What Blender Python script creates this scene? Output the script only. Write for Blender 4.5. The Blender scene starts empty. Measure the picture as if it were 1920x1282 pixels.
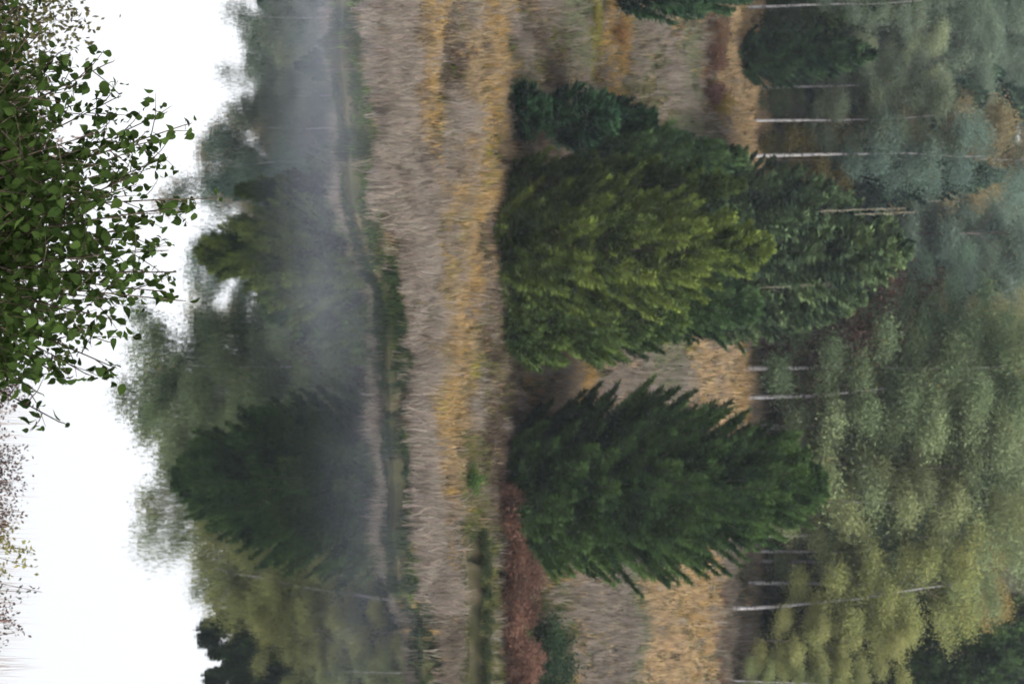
import bpy, math
import numpy as np
from mathutils import Vector, Matrix

SC = bpy.context.scene
COL = SC.collection
R = math.radians

# ------------------------------------------------------------------ camera, sky, sun, exposure
# The photograph was taken with the camera turned on its side: world "up" is the picture's right.
F, CZ, HOR = 4000.0, 16.0, 1600.0        # focal length in photo pixels, eye height, horizon (along the up axis)
CX0, CV0 = 641.0, 960.0
TH = math.atan((HOR - CV0) / F)
CT, ST = math.cos(TH), math.sin(TH)
cam = bpy.data.cameras.new('camera')
cam.sensor_fit = 'HORIZONTAL'; cam.sensor_width = 36.0
cam.lens = F / 1920.0 * 36.0
cam.clip_start = 0.1; cam.clip_end = 3000.0
cam.dof.use_dof = True; cam.dof.focus_distance = 11.5; cam.dof.aperture_fstop = 6.0
camo = bpy.data.objects.new('camera', cam); COL.objects.link(camo)
m = Matrix(((0, -1, 0, 0), (ST, 0, -CT, 0), (CT, 0, ST, CZ), (0, 0, 0, 1)))
camo.matrix_world = m
SC.camera = camo

world = bpy.data.worlds.new('World'); SC.world = world
world.use_nodes = True
nt = world.node_tree; nt.nodes.clear()
SUN_EL, SUN_AZ = R(40), R(128)             # azimuth from +Y towards +X
sky = nt.nodes.new('ShaderNodeTexSky'); sky.sky_type = 'NISHITA'; sky.sun_disc = False
sky.sun_elevation = SUN_EL; sky.sun_rotation = SUN_AZ
sky.dust_density = 5.0; sky.air_density = 1.0; sky.ozone_density = 1.0
hs = nt.nodes.new('ShaderNodeHueSaturation'); hs.inputs['Saturation'].default_value = 0.12
bg = nt.nodes.new('ShaderNodeBackground'); bg.inputs['Strength'].default_value = 0.15
wo = nt.nodes.new('ShaderNodeOutputWorld')
nt.links.new(sky.outputs[0], hs.inputs['Color']); nt.links.new(hs.outputs[0], bg.inputs[0]); nt.links.new(bg.outputs[0], wo.inputs[0])

sl = bpy.data.lights.new('sun', 'SUN'); sl.energy = 0.75; sl.angle = R(20); sl.color = (1.0, .94, .86)
so = bpy.data.objects.new('sun', sl); COL.objects.link(so)
sd = Vector((math.sin(SUN_AZ) * math.cos(SUN_EL), math.cos(SUN_AZ) * math.cos(SUN_EL), math.sin(SUN_EL)))
so.rotation_euler = sd.to_track_quat('Z', 'Y').to_euler()

SC.view_settings.view_transform = 'Standard'; SC.view_settings.look = 'None'
SC.view_settings.exposure = 2.06; SC.view_settings.gamma = 1.0
SC.view_settings.use_curve_mapping = False
cy = SC.cycles
cy.use_denoising = True
cy.use_adaptive_sampling = True; cy.adaptive_threshold = 0.015
cy.max_bounces = 6; cy.diffuse_bounces = 3; cy.glossy_bounces = 3; cy.transmission_bounces = 4
cy.volume_bounces = 1; cy.transparent_max_bounces = 6
cy.sample_clamp_indirect = 8.0
cy.volume_step_rate = 2.0; cy.volume_max_steps = 96
SC.render.filter_size = 1.8

# ------------------------------------------------------------------ geometry of the view
def ray(U, V):
    a = (np.asarray(U, float) - CX0) / F; b = (np.asarray(V, float) - CV0) / F
    return a, CT + ST * b, -ST + CT * b
def P(U, V, y):
    a, dy, dz = ray(U, V); k = y / dy
    return np.array([a * k, y + 0 * k, CZ + dz * k]).T
def UV(x, y, z):
    zz = z - CZ
    dep = y * CT - zz * ST; up = y * ST + zz * CT
    return CX0 + F * x / dep, CV0 + F * up / dep

# ------------------------------------------------------------------ ground
SHORE_U = np.array([-300, 0, 150, 300, 400, 480, 540, 600, 800, 1000, 1060, 1110, 1150, 1282, 1600])
SHORE_V = np.array([632, 638, 642, 655, 668, 690, 722, 730, 733, 738, 742, 752, 786, 800, 812])
_a, _dy, _dz = ray(SHORE_U, SHORE_V)
_k = -CZ / _dz
SHX, SHY = _a * _k, _dy * _k
_a, _dy, _dz = ray(np.array([985, 1000, 1060, 1282, 1500]), np.array([868, 866, 864, 866, 866]))
_k = -CZ / _dz
CHX, CHY = _a * _k, _dy * _k
PY = np.array([0, 60, 76, 86, 93, 99, 105, 112, 120, 128, 140, 155, 175, 200, 260])
PZ = np.array([.28, .28, .32, .5, .85, 1.75, 3.2, 5.3, 7.7, 10.1, 12.6, 15., 17.5, 19.5, 22.])
def vnoise(x, y, s, seed):
    x = np.asarray(x, float) / s; y = np.asarray(y, float) / s
    xi = np.floor(x).astype(np.int64); yi = np.floor(y).astype(np.int64)
    fx = x - xi; fy = y - yi
    fx = fx * fx * (3 - 2 * fx); fy = fy * fy * (3 - 2 * fy)
    def h(i, j):
        n = (i * 374761393 + j * 668265263 + seed * 1442695041) & 0x7fffffff
        n = ((n ^ (n >> 13)) * 1274126177) & 0x7fffffff
        return ((n ^ (n >> 16)) & 0xffff) / 65535.0
    return (h(xi, yi) * (1 - fx) + h(xi + 1, yi) * fx) * (1 - fy) + (h(xi, yi + 1) * (1 - fx) + h(xi + 1, yi + 1) * fx) * fy
def gz(x, y):
    x = np.asarray(x, float); y = np.asarray(y, float)
    ys = np.interp(x, SHX, SHY) + .9 * (vnoise(x, y * 0, 1.3, 5) - .5) + .35 * (vnoise(x, y * 0, .35, 6) - .5)
    t = y - ys
    z = np.interp(y, PY, PZ) + .14 * (vnoise(x, y, 2.2, 1) - .5) * np.clip(t / 3, 0, 1)
    z = np.where(t > 0, z * np.clip(t / .25 + .3, 0, 1), np.maximum(-1.4, t * .35 - .05))
    # side pool
    cyy = np.interp(x, CHX, CHY); wd = np.clip((x - CHX[0]) / 1.2, 0, 1) * (1.15 + .5 * (vnoise(x, y, 1.5, 9) - .5))
    inch = (np.abs(y - cyy) < wd) & (x > CHX[0]) & (t > 0)
    z = np.where(inch, -.35, z)
    # near bank, below the camera
    near = np.interp(y, [-60, -6, 0, 3, 8, 20, 31, 33.5, 36], [16, 15, 14.4, 13.0, 10.0, 4.6, .9, .25, -1.4])
    return np.where(y < 45, near, z)
def G(U, V):
    """point of the ground seen at photo coordinates (U along the side, V up)"""
    a, dy, dz = [float(v) for v in ray(U, V)]
    ys = np.linspace(46, 230, 3700); k = ys / dy
    zz = CZ + dz * k - gz(a * k, ys)
    i = int(np.argmax(zz < 0)) if (zz < 0).any() else len(ys) - 1
    return np.array([a * k[i], ys[i], float(gz(a * k[i], ys[i]))])
def at_depth(U, y):
    x = (U - CX0) / F * y * (CT + 0)
    x = (U - CX0) / F * (y * CT + (CZ - float(gz(x, y))) * ST)
    return np.array([x, y, float(gz(x, y))])

# ------------------------------------------------------------------ mesh helpers
def mesh_np(name, verts, faces, tone=None, smooth=False):
    """verts (N,3); faces: list of integer arrays (M,k)"""
    me = bpy.data.meshes.new(name)
    verts = np.ascontiguousarray(verts, np.float32)
    me.vertices.add(len(verts)); me.vertices.foreach_set('co', verts.ravel())
    faces = [np.asarray(f, np.int32) for f in faces if len(f)]
    idx = np.concatenate([f.ravel() for f in faces])
    tot = np.concatenate([np.full(len(f), f.shape[1], np.int32) for f in faces])
    st = np.concatenate([[0], np.cumsum(tot)[:-1]]).astype(np.int32)
    me.loops.add(len(idx)); me.loops.foreach_set('vertex_index', idx)
    me.polygons.add(len(tot)); me.polygons.foreach_set('loop_start', st); me.polygons.foreach_set('loop_total', tot)
    if smooth: me.polygons.foreach_set('use_smooth', np.ones(len(tot), bool))
    if tone is not None:
        tone = np.asarray(tone, np.float32)
        if tone.ndim == 1:
            at = me.attributes.new('tone', 'FLOAT', 'POINT'); at.data.foreach_set('value', tone)
        else:
            at = me.attributes.new('tint', 'FLOAT_COLOR', 'POINT')
            at.data.foreach_set('color', np.concatenate([tone, np.ones((len(tone), 1), np.float32)], 1).ravel())
    me.update(calc_edges=True)
    return me
def link(name, me, mat=None, parent=None, color=None):
    o = bpy.data.objects.new(name, me); COL.objects.link(o)
    if mat is not None and not me.materials: me.materials.append(mat)
    if parent is not None: o.parent = parent
    if color is not None: o.color = (*[c * .63 for c in color], 1)
    return o
def thing(name, label, cat, loc=(0, 0, 0), rz=0.0, scale=1.0, group=None):
    o = bpy.data.objects.new(name, None); COL.objects.link(o)
    o.empty_display_size = .3
    o.location = loc; o.rotation_euler = (0, 0, rz)
    o.scale = (scale,) * 3 if np.isscalar(scale) else scale
    o['label'] = label; o['category'] = cat
    if group: o['group'] = group
    return o
def setting(o, kind='structure', label=None, cat=None):
    o['kind'] = kind
    if label: o['label'] = label
    if cat: o['category'] = cat
    return o
class Tubes:
    def __init__(s): s.v = []; s.f = []; s.n = 0
    def add(s, pts, rad, n=6):
        pts = np.asarray(pts, float); rad = np.asarray(rad, float)
        d = np.gradient(pts, axis=0); d /= np.linalg.norm(d, axis=1)[:, None] + 1e-9
        ref = np.where(np.abs(d[:, 2:3]) > .9, np.array([[1., 0, 0]]), np.array([[0, 0, 1.]]))
        u = np.cross(d, ref); u /= np.linalg.norm(u, axis=1)[:, None] + 1e-9
        w = np.cross(d, u)
        a = np.arange(n) / n * 2 * np.pi
        ring = pts[:, None] + rad[:, None, None] * (u[:, None] * np.cos(a)[None, :, None] + w[:, None] * np.sin(a)[None, :, None])
        k = len(pts); s.v.append(ring.reshape(-1, 3))
        i = np.arange(k - 1)[:, None] * n + np.arange(n)[None]; j = np.arange(k - 1)[:, None] * n + (np.arange(n)[None] + 1) % n
        s.f.append((np.stack([i, j, j + n, i + n], -1).reshape(-1, 4)) + s.n); s.n += k * n
    def mesh(s, name, smooth=True): return mesh_np(name, np.concatenate(s.v), [np.concatenate(s.f)], smooth=smooth)
def norm(v): return v / (np.linalg.norm(v, axis=-1, keepdims=True) + 1e-9)
def leaves(p, d, side, L, W, tone, tip=.5):
    """kite-shaped leaves; arrays of positions, directions, side vectors, lengths, widths"""
    L = np.broadcast_to(L, (len(p),))[:, None]; W = np.broadcast_to(W, (len(p),))[:, None]
    mid = p + d * L * tip
    v = np.stack([p, mid + side * W / 2, p + d * L, mid - side * W / 2], 1).reshape(-1, 3)
    f = np.arange(len(p) * 4).reshape(-1, 4)
    return v, f, np.repeat(tone, 4, axis=0)
def rdir(rs, n):
    v = rs.normal(size=(n, 3)); return norm(v)

# ------------------------------------------------------------------ materials
def new_mat(name):
    mt = bpy.data.materials.new(name); mt.use_nodes = True
    n = mt.node_tree; n.nodes.clear()
    return mt, n, n.nodes.new('ShaderNodeOutputMaterial')
def mat_leaf(name, transl=.3, lo=.55, hi=1.5, fleck=None):
    """leaf colour = the object's own colour, varied leaf by leaf by the 'tone' attribute"""
    mt, n, out = new_mat(name)
    oi = n.nodes.new('ShaderNodeObjectInfo')
    at = n.nodes.new('ShaderNodeAttribute'); at.attribute_name = 'tone'
    mr = n.nodes.new('ShaderNodeMapRange'); mr.inputs[3].default_value = lo; mr.inputs[4].default_value = hi
    n.links.new(at.outputs['Fac'], mr.inputs[0])
    mu = n.nodes.new('ShaderNodeMix'); mu.data_type = 'RGBA'; mu.blend_type = 'MULTIPLY'; mu.inputs[0].default_value = 1
    n.links.new(oi.outputs['Color'], mu.inputs[6])
    cb = n.nodes.new('ShaderNodeCombineColor')
    for i, p in enumerate((1.15, 1.0, .75)):       # paler leaves turn a little yellower
        mm = n.nodes.new('ShaderNodeMath'); mm.operation = 'POWER'; mm.inputs[1].default_value = p
        n.links.new(mr.outputs[0], mm.inputs[0]); n.links.new(mm.outputs[0], cb.inputs[i])
    n.links.new(cb.outputs[0], mu.inputs[7])
    colr = mu.outputs[2]
    if fleck:
        gt = n.nodes.new('ShaderNodeMath'); gt.operation = 'GREATER_THAN'; gt.inputs[1].default_value = fleck[0]
        n.links.new(at.outputs['Fac'], gt.inputs[0])
        mx = n.nodes.new('ShaderNodeMix'); mx.data_type = 'RGBA'
        mx.inputs[7].default_value = (*fleck[1], 1)
        n.links.new(gt.outputs[0], mx.inputs[0]); n.links.new(colr, mx.inputs[6]); colr = mx.outputs[2]
    df = n.nodes.new('ShaderNodeBsdfDiffuse'); tr = n.nodes.new('ShaderNodeBsdfTranslucent')
    ms = n.nodes.new('ShaderNodeMixShader'); ms.inputs[0].default_value = transl
    n.links.new(colr, df.inputs[0]); n.links.new(colr, tr.inputs[0])
    n.links.new(df.outputs[0], ms.inputs[1]); n.links.new(tr.outputs[0], ms.inputs[2])
    n.links.new(ms.outputs[0], out.inputs[0])
    return mt
def mat_noise(name, c1, c2, scale, stretch=(1, 1, 1), rough=.9, c3=None, thr=(.4, .6)):
    mt, n, out = new_mat(name)
    tc = n.nodes.new('ShaderNodeTexCoord'); mp = n.nodes.new('ShaderNodeMapping'); mp.inputs['Scale'].default_value = stretch
    n.links.new(tc.outputs['Object'], mp.inputs[0])
    no = n.nodes.new('ShaderNodeTexNoise'); no.inputs['Scale'].default_value = scale; no.inputs['Detail'].default_value = 6
    n.links.new(mp.outputs[0], no.inputs['Vector'])
    rp = n.nodes.new('ShaderNodeValToRGB'); rp.color_ramp.elements[0].position = thr[0]; rp.color_ramp.elements[1].position = thr[1]
    rp.color_ramp.elements[0].color = (*c1, 1); rp.color_ramp.elements[1].color = (*c2, 1)
    if c3:
        e = rp.color_ramp.elements.new((thr[0] + thr[1]) / 2); e.color = (*c3, 1)
    n.links.new(no.outputs['Fac'], rp.inputs[0])
    df = n.nodes.new('ShaderNodeBsdfDiffuse'); n.links.new(rp.outputs[0], df.inputs[0]); n.links.new(df.outputs[0], out.inputs[0])
    return mt
M_LEAF = mat_leaf('broad_leaf', .35, .74, 1.28, (.965, (.16, .115, .03)))
M_NEEDLE = mat_leaf('needle', .12, .35, 2.0)
M_NEAR = mat_leaf('near_leaf', .3, .6, 1.5, (.985, (.16, .10, .04)))
M_BARK = mat_noise('dark_bark', (.035, .028, .024), (.10, .085, .075), 6, (1, 1, .3))
M_BIRCH = mat_noise('birch_bark', (.04, .036, .036), (.22, .21, .21), 3.0, (1, 1, 2.2), c3=(.15, .145, .145), thr=(.36, .5))
M_TWIG = mat_noise('twig', (.018, .014, .011), (.05, .04, .03), 30)
M_DEAD = mat_noise('dead_wood', (.08, .075, .055), (.15, .135, .10), 8)
M_GROUND = mat_noise('earth', (.010, .010, .006), (.05, .040, .026), .7, c3=(.022, .022, .011), thr=(.3, .7))

def mat_tint(name, transl=.2):
    mt, n, out = new_mat(name)
    at = n.nodes.new('ShaderNodeAttribute'); at.attribute_name = 'tint'
    df = n.nodes.new('ShaderNodeBsdfDiffuse'); tr = n.nodes.new('ShaderNodeBsdfTranslucent')
    ms = n.nodes.new('ShaderNodeMixShader'); ms.inputs[0].default_value = transl
    n.links.new(at.outputs['Color'], df.inputs[0]); n.links.new(at.outputs['Color'], tr.inputs[0])
    n.links.new(df.outputs[0], ms.inputs[1]); n.links.new(tr.outputs[0], ms.inputs[2]); n.links.new(ms.outputs[0], out.inputs[0])
    return mt
M_GRASS = mat_tint('grass_blade')

def mat_water():
    mt, n, out = new_mat('lake_water')
    tc = n.nodes.new('ShaderNodeTexCoord')
    mp = n.nodes.new('ShaderNodeMapping'); mp.inputs['Scale'].default_value = (.9, 1.5, 1)
    n.links.new(tc.outputs['Object'], mp.inputs[0])
    no = n.nodes.new('ShaderNodeTexNoise'); no.inputs['Scale'].default_value = 1.6; no.inputs['Detail'].default_value = 3
    n.links.new(mp.outputs[0], no.inputs['Vector'])
    bp = n.nodes.new('ShaderNodeBump'); bp.inputs['Strength'].default_value = 1.0; bp.inputs['Distance'].default_value = .00045
    n.links.new(no.outputs['Fac'], bp.inputs['Height'])
    # breeze patches: smooth water with softly ruffled areas
    n2 = n.nodes.new('ShaderNodeTexNoise'); n2.inputs['Scale'].default_value = .12; n2.inputs['Detail'].default_value = 2
    n.links.new(tc.outputs['Object'], n2.inputs['Vector'])
    mr = n.nodes.new('ShaderNodeMapRange'); mr.inputs[1].default_value = .4; mr.inputs[2].default_value = .65
    mr.inputs[3].default_value = .003; mr.inputs[4].default_value = .02
    n.links.new(n2.outputs['Fac'], mr.inputs[0])
    gl = n.nodes.new('ShaderNodeBsdfGlossy'); gl.inputs['Color'].default_value = (1, 1, 1, 1)
    n.links.new(mr.outputs[0], gl.inputs['Roughness']); n.links.new(bp.outputs[0], gl.inputs['Normal'])
    df = n.nodes.new('ShaderNodeBsdfDiffuse'); df.inputs[0].default_value = (.002, .003, .003, 1)
    fr = n.nodes.new('ShaderNodeFresnel'); fr.inputs['IOR'].default_value = 9.0
    n.links.new(bp.outputs[0], fr.inputs['Normal'])
    ms = n.nodes.new('ShaderNodeMixShader')
    n.links.new(fr.outputs[0], ms.inputs[0]); n.links.new(df.outputs[0], ms.inputs[1]); n.links.new(gl.outputs[0], ms.inputs[2])
    n.links.new(ms.outputs[0], out.inputs[0])
    return mt
M_WATER = mat_water()

# ------------------------------------------------------------------ ground and water
def build_ground():
    xs = np.concatenate([np.linspace(-150, -32, 40), np.linspace(-31, 31, 210), np.linspace(32, 150, 40)])
    ys = np.concatenate([np.linspace(-40, 60, 100), np.linspace(60.4, 96, 180), np.linspace(96.6, 140, 75), np.linspace(142, 300, 60)])
    X, Y = np.meshgrid(xs, ys); Z = gz(X, Y)
    v = np.stack([X, Y, Z], -1).reshape(-1, 3)
    nx = len(xs); i = (np.arange(len(ys) - 1)[:, None] * nx + np.arange(nx - 1)[None]).ravel()
    f = np.stack([i, i + 1, i + 1 + nx, i + nx], -1)
    o = link('ground', mesh_np('ground', v, [f], smooth=True), M_GROUND)
    setting(o)
    xs = np.linspace(-150, 150, 31); ys = np.linspace(31, 100, 8)
    X, Y = np.meshgrid(xs, ys); v = np.stack([X, Y, 0 * X], -1).reshape(-1, 3)
    i = (np.arange(7)[:, None] * 31 + np.arange(30)[None]).ravel()
    o = link('water', mesh_np('water', v, [np.stack([i, i + 1, i + 32, i + 31], -1)]), M_WATER)
    setting(o)
build_ground()

# ------------------------------------------------------------------ meadow grass
PAL = dict(mauve=(.078, .0645, .050), pale=(.122, .103, .085), tan=(.150, .110, .064), gold=(.195, .124, .043), yellow=(.14, .122, .026), straw=(.235, .166, .092),
           green=(.034, .052, .012), olive=(.066, .067, .022), rust=(.085, .042, .026), dark=(.014, .021, .012), brown=(.046, .034, .025), sage=(.094, .100, .060))
KEYS = list(PAL); PCOL = np.array([PAL[k] for k in KEYS])
KI = {k: i for i, k in enumerate(KEYS)}
def lerp(u, us, vs): return np.interp(u, us, vs)
def zones(U, V, x, y):
    """blade colours at a spot of the meadow, plant kinds and painted shade: weights per key"""
    n = len(U); W = np.zeros((n, len(KEYS)))
    wob = 26 * (vnoise(x, y, 2.5, 21) - .5) + 14 * (vnoise(x, y, .9, 22) - .5)
    V = V + wob; n1 = vnoise(x, y, 3.5, 31); n2 = vnoise(x, y, 1.6, 32)
    W[:, KI['mauve']] = .3 + .6 * n1; W[:, KI['tan']] = .15 + .45 * n2; W[:, KI['brown']] = .35 * (1 - n1); W[:, KI['olive']] = .2 * (1 - n2); W[:, KI['pale']] = .15
    n3 = vnoise(x, y * .55, 1.3, 33); n4 = vnoise(x, y * .5, 2.1, 34); n5 = vnoise(x, y * .6, .7, 35)
    W[:, KI['brown']] += 1.6 * np.clip((n3 - .58) * 5, 0, 1); W[:, KI['olive']] += 1.5 * np.clip((n4 - .54) * 5, 0, 1)
    W[:, KI['dark']] += .8 * np.clip((n5 - .70) * 5, 0, 1); W[:, KI['pale']] += 1.2 * np.clip((.36 - n3) * 5, 0, 1); W[:, KI['green']] += 1.1 * np.clip((.30 - n4) * 6, 0, 1); W[:, KI['gold']] += .9 * np.clip((vnoise(x, y * .6, 1.7, 36) - .62) * 5, 0, 1)
    def band(key, uc, vc, hw, us=None, amp=3.0, soft=.35):
        c = lerp(U, uc, vc); d = np.abs(V - c) / hw
        w = np.clip((1 + soft - d) / soft / 2, 0, 1)
        if us: w = w * np.clip((U - us[0]) / 40 + .5, 0, 1) * np.clip((us[1] - U) / 40 + .5, 0, 1)
        W[:, KI[key]] += amp * w
    def blob(key, u, v, ru, rv, amp=4.0):
        W[:, KI[key]] += amp * np.clip(1.4 - np.hypot((U - u) / ru, (V - v) / rv), 0, 1)
    # along the shore; its dark bands paint the bank edge's shade into the blades
    band('green', [0, 300, 480], [655, 675, 705], 20, (-400, 470), 3)
    band('dark', [0, 300, 480], [645, 662, 695], 10, (-400, 480), 4)
    band('dark', [480, 600, 1100], [728, 745, 748], 16, (470, 1150), 6)
    band('green', [480, 600, 1150], [735, 758, 760], 14, (470, 1150), 3)
    band('pale', [0, 200, 350, 450], [722, 728, 735, 745], 40, (-400, 430), 3)
    band('pale', [430, 560, 700, 850, 1000, 1130], [770, 780, 768, 775, 784, 800], 24, (440, 1150), 6)
    band('mauve', [1130, 1282], [820, 830], 22, (1120, 1700), 4)
    band('green', [0, 450], [745, 765], 14, (160, 300), 1.6)
    # ochre stripes
    band('gold', [-300, 0, 250], [820, 815, 805], 20, (-400, 270), 1.9)
    band('tan', [-300, 0, 250], [800, 800, 795], 30, (-400, 260), 1.6)
    band('gold', [-300, 0, 100, 200, 300, 400, 500, 600, 700, 800], [945, 930, 920, 906, 903, 888, 872, 860, 840, 830], 18, (-400, 830), 3.2)
    band('tan', [0, 100, 200, 300, 400, 500, 600, 700, 800, 900], [925, 912, 902, 900, 882, 868, 850, 832, 822, 845], 34, (-400, 900), 2.6)
    band('yellow', [150, 300, 450, 600, 750], [925, 908, 845, 830, 812], 9, (180, 780), 2.4)
    band('gold', [780, 900], [808, 812], 14, (740, 860), 2.4)
    blob('yellow', 570, 778, 28, 14, 5); blob('yellow', 650, 782, 22, 14, 6); blob('gold', 655, 795, 18, 10, 3); blob('yellow', 300, 900, 50, 14, 5)
    blob('yellow', 700, 885, 25, 15, 4); blob('rust', 725, 838, 16, 12, 5)
    band('brown', [300, 900], [935, 935], 32, (280, 1000), 1.6)
    band('olive', [850, 1000, 1282], [880, 900, 905], 30, (820, 1400), 5); band('dark', [840, 1000, 1300], [905, 925, 925], 14, (840, 1400), 2.5); band('brown', [780, 1000], [925, 925], 40, (760, 1000), 3)
    band('green', [960, 1300], [892, 892], 14, (930, 1700), 2.5)
    band('dark', [980, 1500], [890, 888], 9, (980, 1700), 5); band('dark', [980, 1500], [868, 866], 16, (980, 1700), 6)  # dark blades added round the side pool so its reflection darkens
    band('rust', [900, 1000, 1282, 1500], [955, 965, 968, 968], 27, (915, 1700), 1.8)
    band('green', [1150, 1500], [1030, 1030], 35, (1100, 1700), 3); band('dark', [1150, 1500], [1035, 1035], 25, (1160, 1700), 2)
    # the slope up to the wood
    up = np.clip((V - 1040) / 40, 0, 1)
    band('dark', [0, 1500], [1455, 1455], 26, (-400, 1700), 12); W[:, KI['pale']] += .5 * up; W[:, KI['sage']] += .5 * up * n2  # dark band paints the shadow at the wood's foot into the grass
    band('sage', [0, 200], [1080, 1090], 26, (-400, 120), 3); band('yellow', [0, 150], [1108, 1112], 9, (-400, 150), 4)
    band('gold', [0, 180], [1150, 1140], 22, (-400, 190), 3.5)
    band('sage', [0, 300], [1290, 1290], 22, (-400, 300), 2.5)
    band('rust', [0, 240], [1345, 1335], 20, (20, 210), 4)
    band('straw', [0, 400], [1398, 1398], 34, (-400, 400), 12); band('gold', [0, 400], [1385, 1385], 12, (150, 400), 2)
    band('gold', [640, 760], [1090, 1085], 28, (620, 770), 4)
    band('pale', [600, 760], [1165, 1165], 45, (600, 770), 2); band('sage', [600, 800], [1245, 1245], 30, (600, 800), 3)
    blob('yellow', 640, 1300, 40, 20, 3); band('straw', [600, 800], [1350, 1350], 55, (600, 800), 4); band('straw', [620, 770], [1130, 1130], 60, (620, 770), 1.5); band('gold', [600, 800], [1385, 1385], 15, (600, 800), 3)
    band('pale', [1000, 1500], [1130, 1130], 45, (1000, 1700), 2.5)
    band('sage', [1000, 1500], [1195, 1185], 20, (1000, 1700), 3); band('straw', [1000, 1500], [1270, 1270], 60, (1000, 1700), 6); band('straw', [1000, 1500], [1110, 1110], 40, (1000, 1700), 1.2)
    band('gold', [1000, 1500], [1300, 1295], 30, (1000, 1700), 3.5)
    band('mauve', [1000, 1500], [1365, 1365], 20, (1030, 1700), 4); band('rust', [1000, 1500], [1355, 1355], 12, (1080, 1700), 2.4)
    band('yellow', [1000, 1500], [1425, 1422], 12, (1000, 1700), 2); band('olive', [0, 1500], [1430, 1430], 18, (-400, 1700), 2)
    return W
def build_grass():
    rs = np.random.RandomState(11)
    N = 76000
    y = 64 + 72 * rs.rand(N) ** 1.0; x = (rs.rand(N) - .5) * 2 * (y * .205)
    z = gz(x, y)
    ok = z > .06
    x, y, z = x[ok], y[ok], z[ok]
    U, V = UV(x, y, z)
    ok = (V < 1470)
    x, y, z, U, V = x[ok], y[ok], z[ok], U[ok], V[ok]
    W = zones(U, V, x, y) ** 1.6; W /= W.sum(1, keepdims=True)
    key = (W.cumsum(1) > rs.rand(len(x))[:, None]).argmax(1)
    hgt = np.array([.58, .78, .55, .5, .38, .55, .3, .35, .35, .28, .4, .5])[key] * (.45 + 1.0 * vnoise(x, y * .7, 1.0, 44)) * (.8 + .4 * rs.rand(len(x)))
    dy_ = y - np.interp(x, CHX, CHY); fr_ = (x > CHX[0] + .3) & (dy_ < 0) & (dy_ > -2.6); hgt = np.where(fr_, hgt * .28, hgt)
    tuft_b = rs.normal(1, .16, len(x))
    nS = 8500; sx = rs.uniform(-19, 19, nS); st = rs.uniform(-.6, .8, nS); sy = np.interp(sx, SHX, SHY) + st
    k_ = (gz(sx, sy) > -.12) & (vnoise(sx, sy * .5, .9, 51) + .5 * vnoise(sx, sy, .3, 52) > .62); sx, sy = sx[k_], sy[k_]; nS = len(sx)
    sU, sV = UV(sx, sy, 0 * sx + .1)
    sk = np.where(rs.rand(nS) < np.where(sU < 480, .6, .85), KI['dark'], np.where(rs.rand(nS) < .7, KI['green'], KI['brown']))  # mostly dark sedge: shade under the bank edge put into blade colour
    x = np.append(x, sx); y = np.append(y, sy); z = np.append(z, np.maximum(gz(sx, sy), -.05)); key = np.append(key, sk)
    hgt = np.append(hgt, (.12 + .34 * vnoise(sx, sy, .8, 47) ** 1.5) * rs.uniform(.7, 1.3, nS)); tuft_b = np.append(tuft_b, rs.normal(1, .2, nS))
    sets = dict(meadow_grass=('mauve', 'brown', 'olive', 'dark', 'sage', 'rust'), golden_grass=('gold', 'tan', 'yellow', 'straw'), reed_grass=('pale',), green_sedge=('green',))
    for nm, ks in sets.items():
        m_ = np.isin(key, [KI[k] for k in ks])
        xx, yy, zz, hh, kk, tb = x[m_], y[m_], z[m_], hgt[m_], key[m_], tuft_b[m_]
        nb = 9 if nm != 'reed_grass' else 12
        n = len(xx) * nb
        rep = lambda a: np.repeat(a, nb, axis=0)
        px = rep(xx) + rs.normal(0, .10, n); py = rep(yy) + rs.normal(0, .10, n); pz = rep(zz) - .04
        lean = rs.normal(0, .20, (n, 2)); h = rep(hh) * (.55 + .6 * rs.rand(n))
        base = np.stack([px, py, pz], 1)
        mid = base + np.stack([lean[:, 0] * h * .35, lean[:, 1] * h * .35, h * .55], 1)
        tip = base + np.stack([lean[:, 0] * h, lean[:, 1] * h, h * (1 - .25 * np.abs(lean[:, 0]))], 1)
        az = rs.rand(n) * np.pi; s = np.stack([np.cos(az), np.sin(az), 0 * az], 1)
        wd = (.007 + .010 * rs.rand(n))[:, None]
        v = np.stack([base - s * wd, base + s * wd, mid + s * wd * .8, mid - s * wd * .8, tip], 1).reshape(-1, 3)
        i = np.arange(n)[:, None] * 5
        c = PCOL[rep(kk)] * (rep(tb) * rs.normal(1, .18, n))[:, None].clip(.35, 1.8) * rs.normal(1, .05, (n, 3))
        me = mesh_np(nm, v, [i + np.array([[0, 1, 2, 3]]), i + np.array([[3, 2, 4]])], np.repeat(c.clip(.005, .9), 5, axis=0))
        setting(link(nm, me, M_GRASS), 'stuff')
build_grass()

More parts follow.
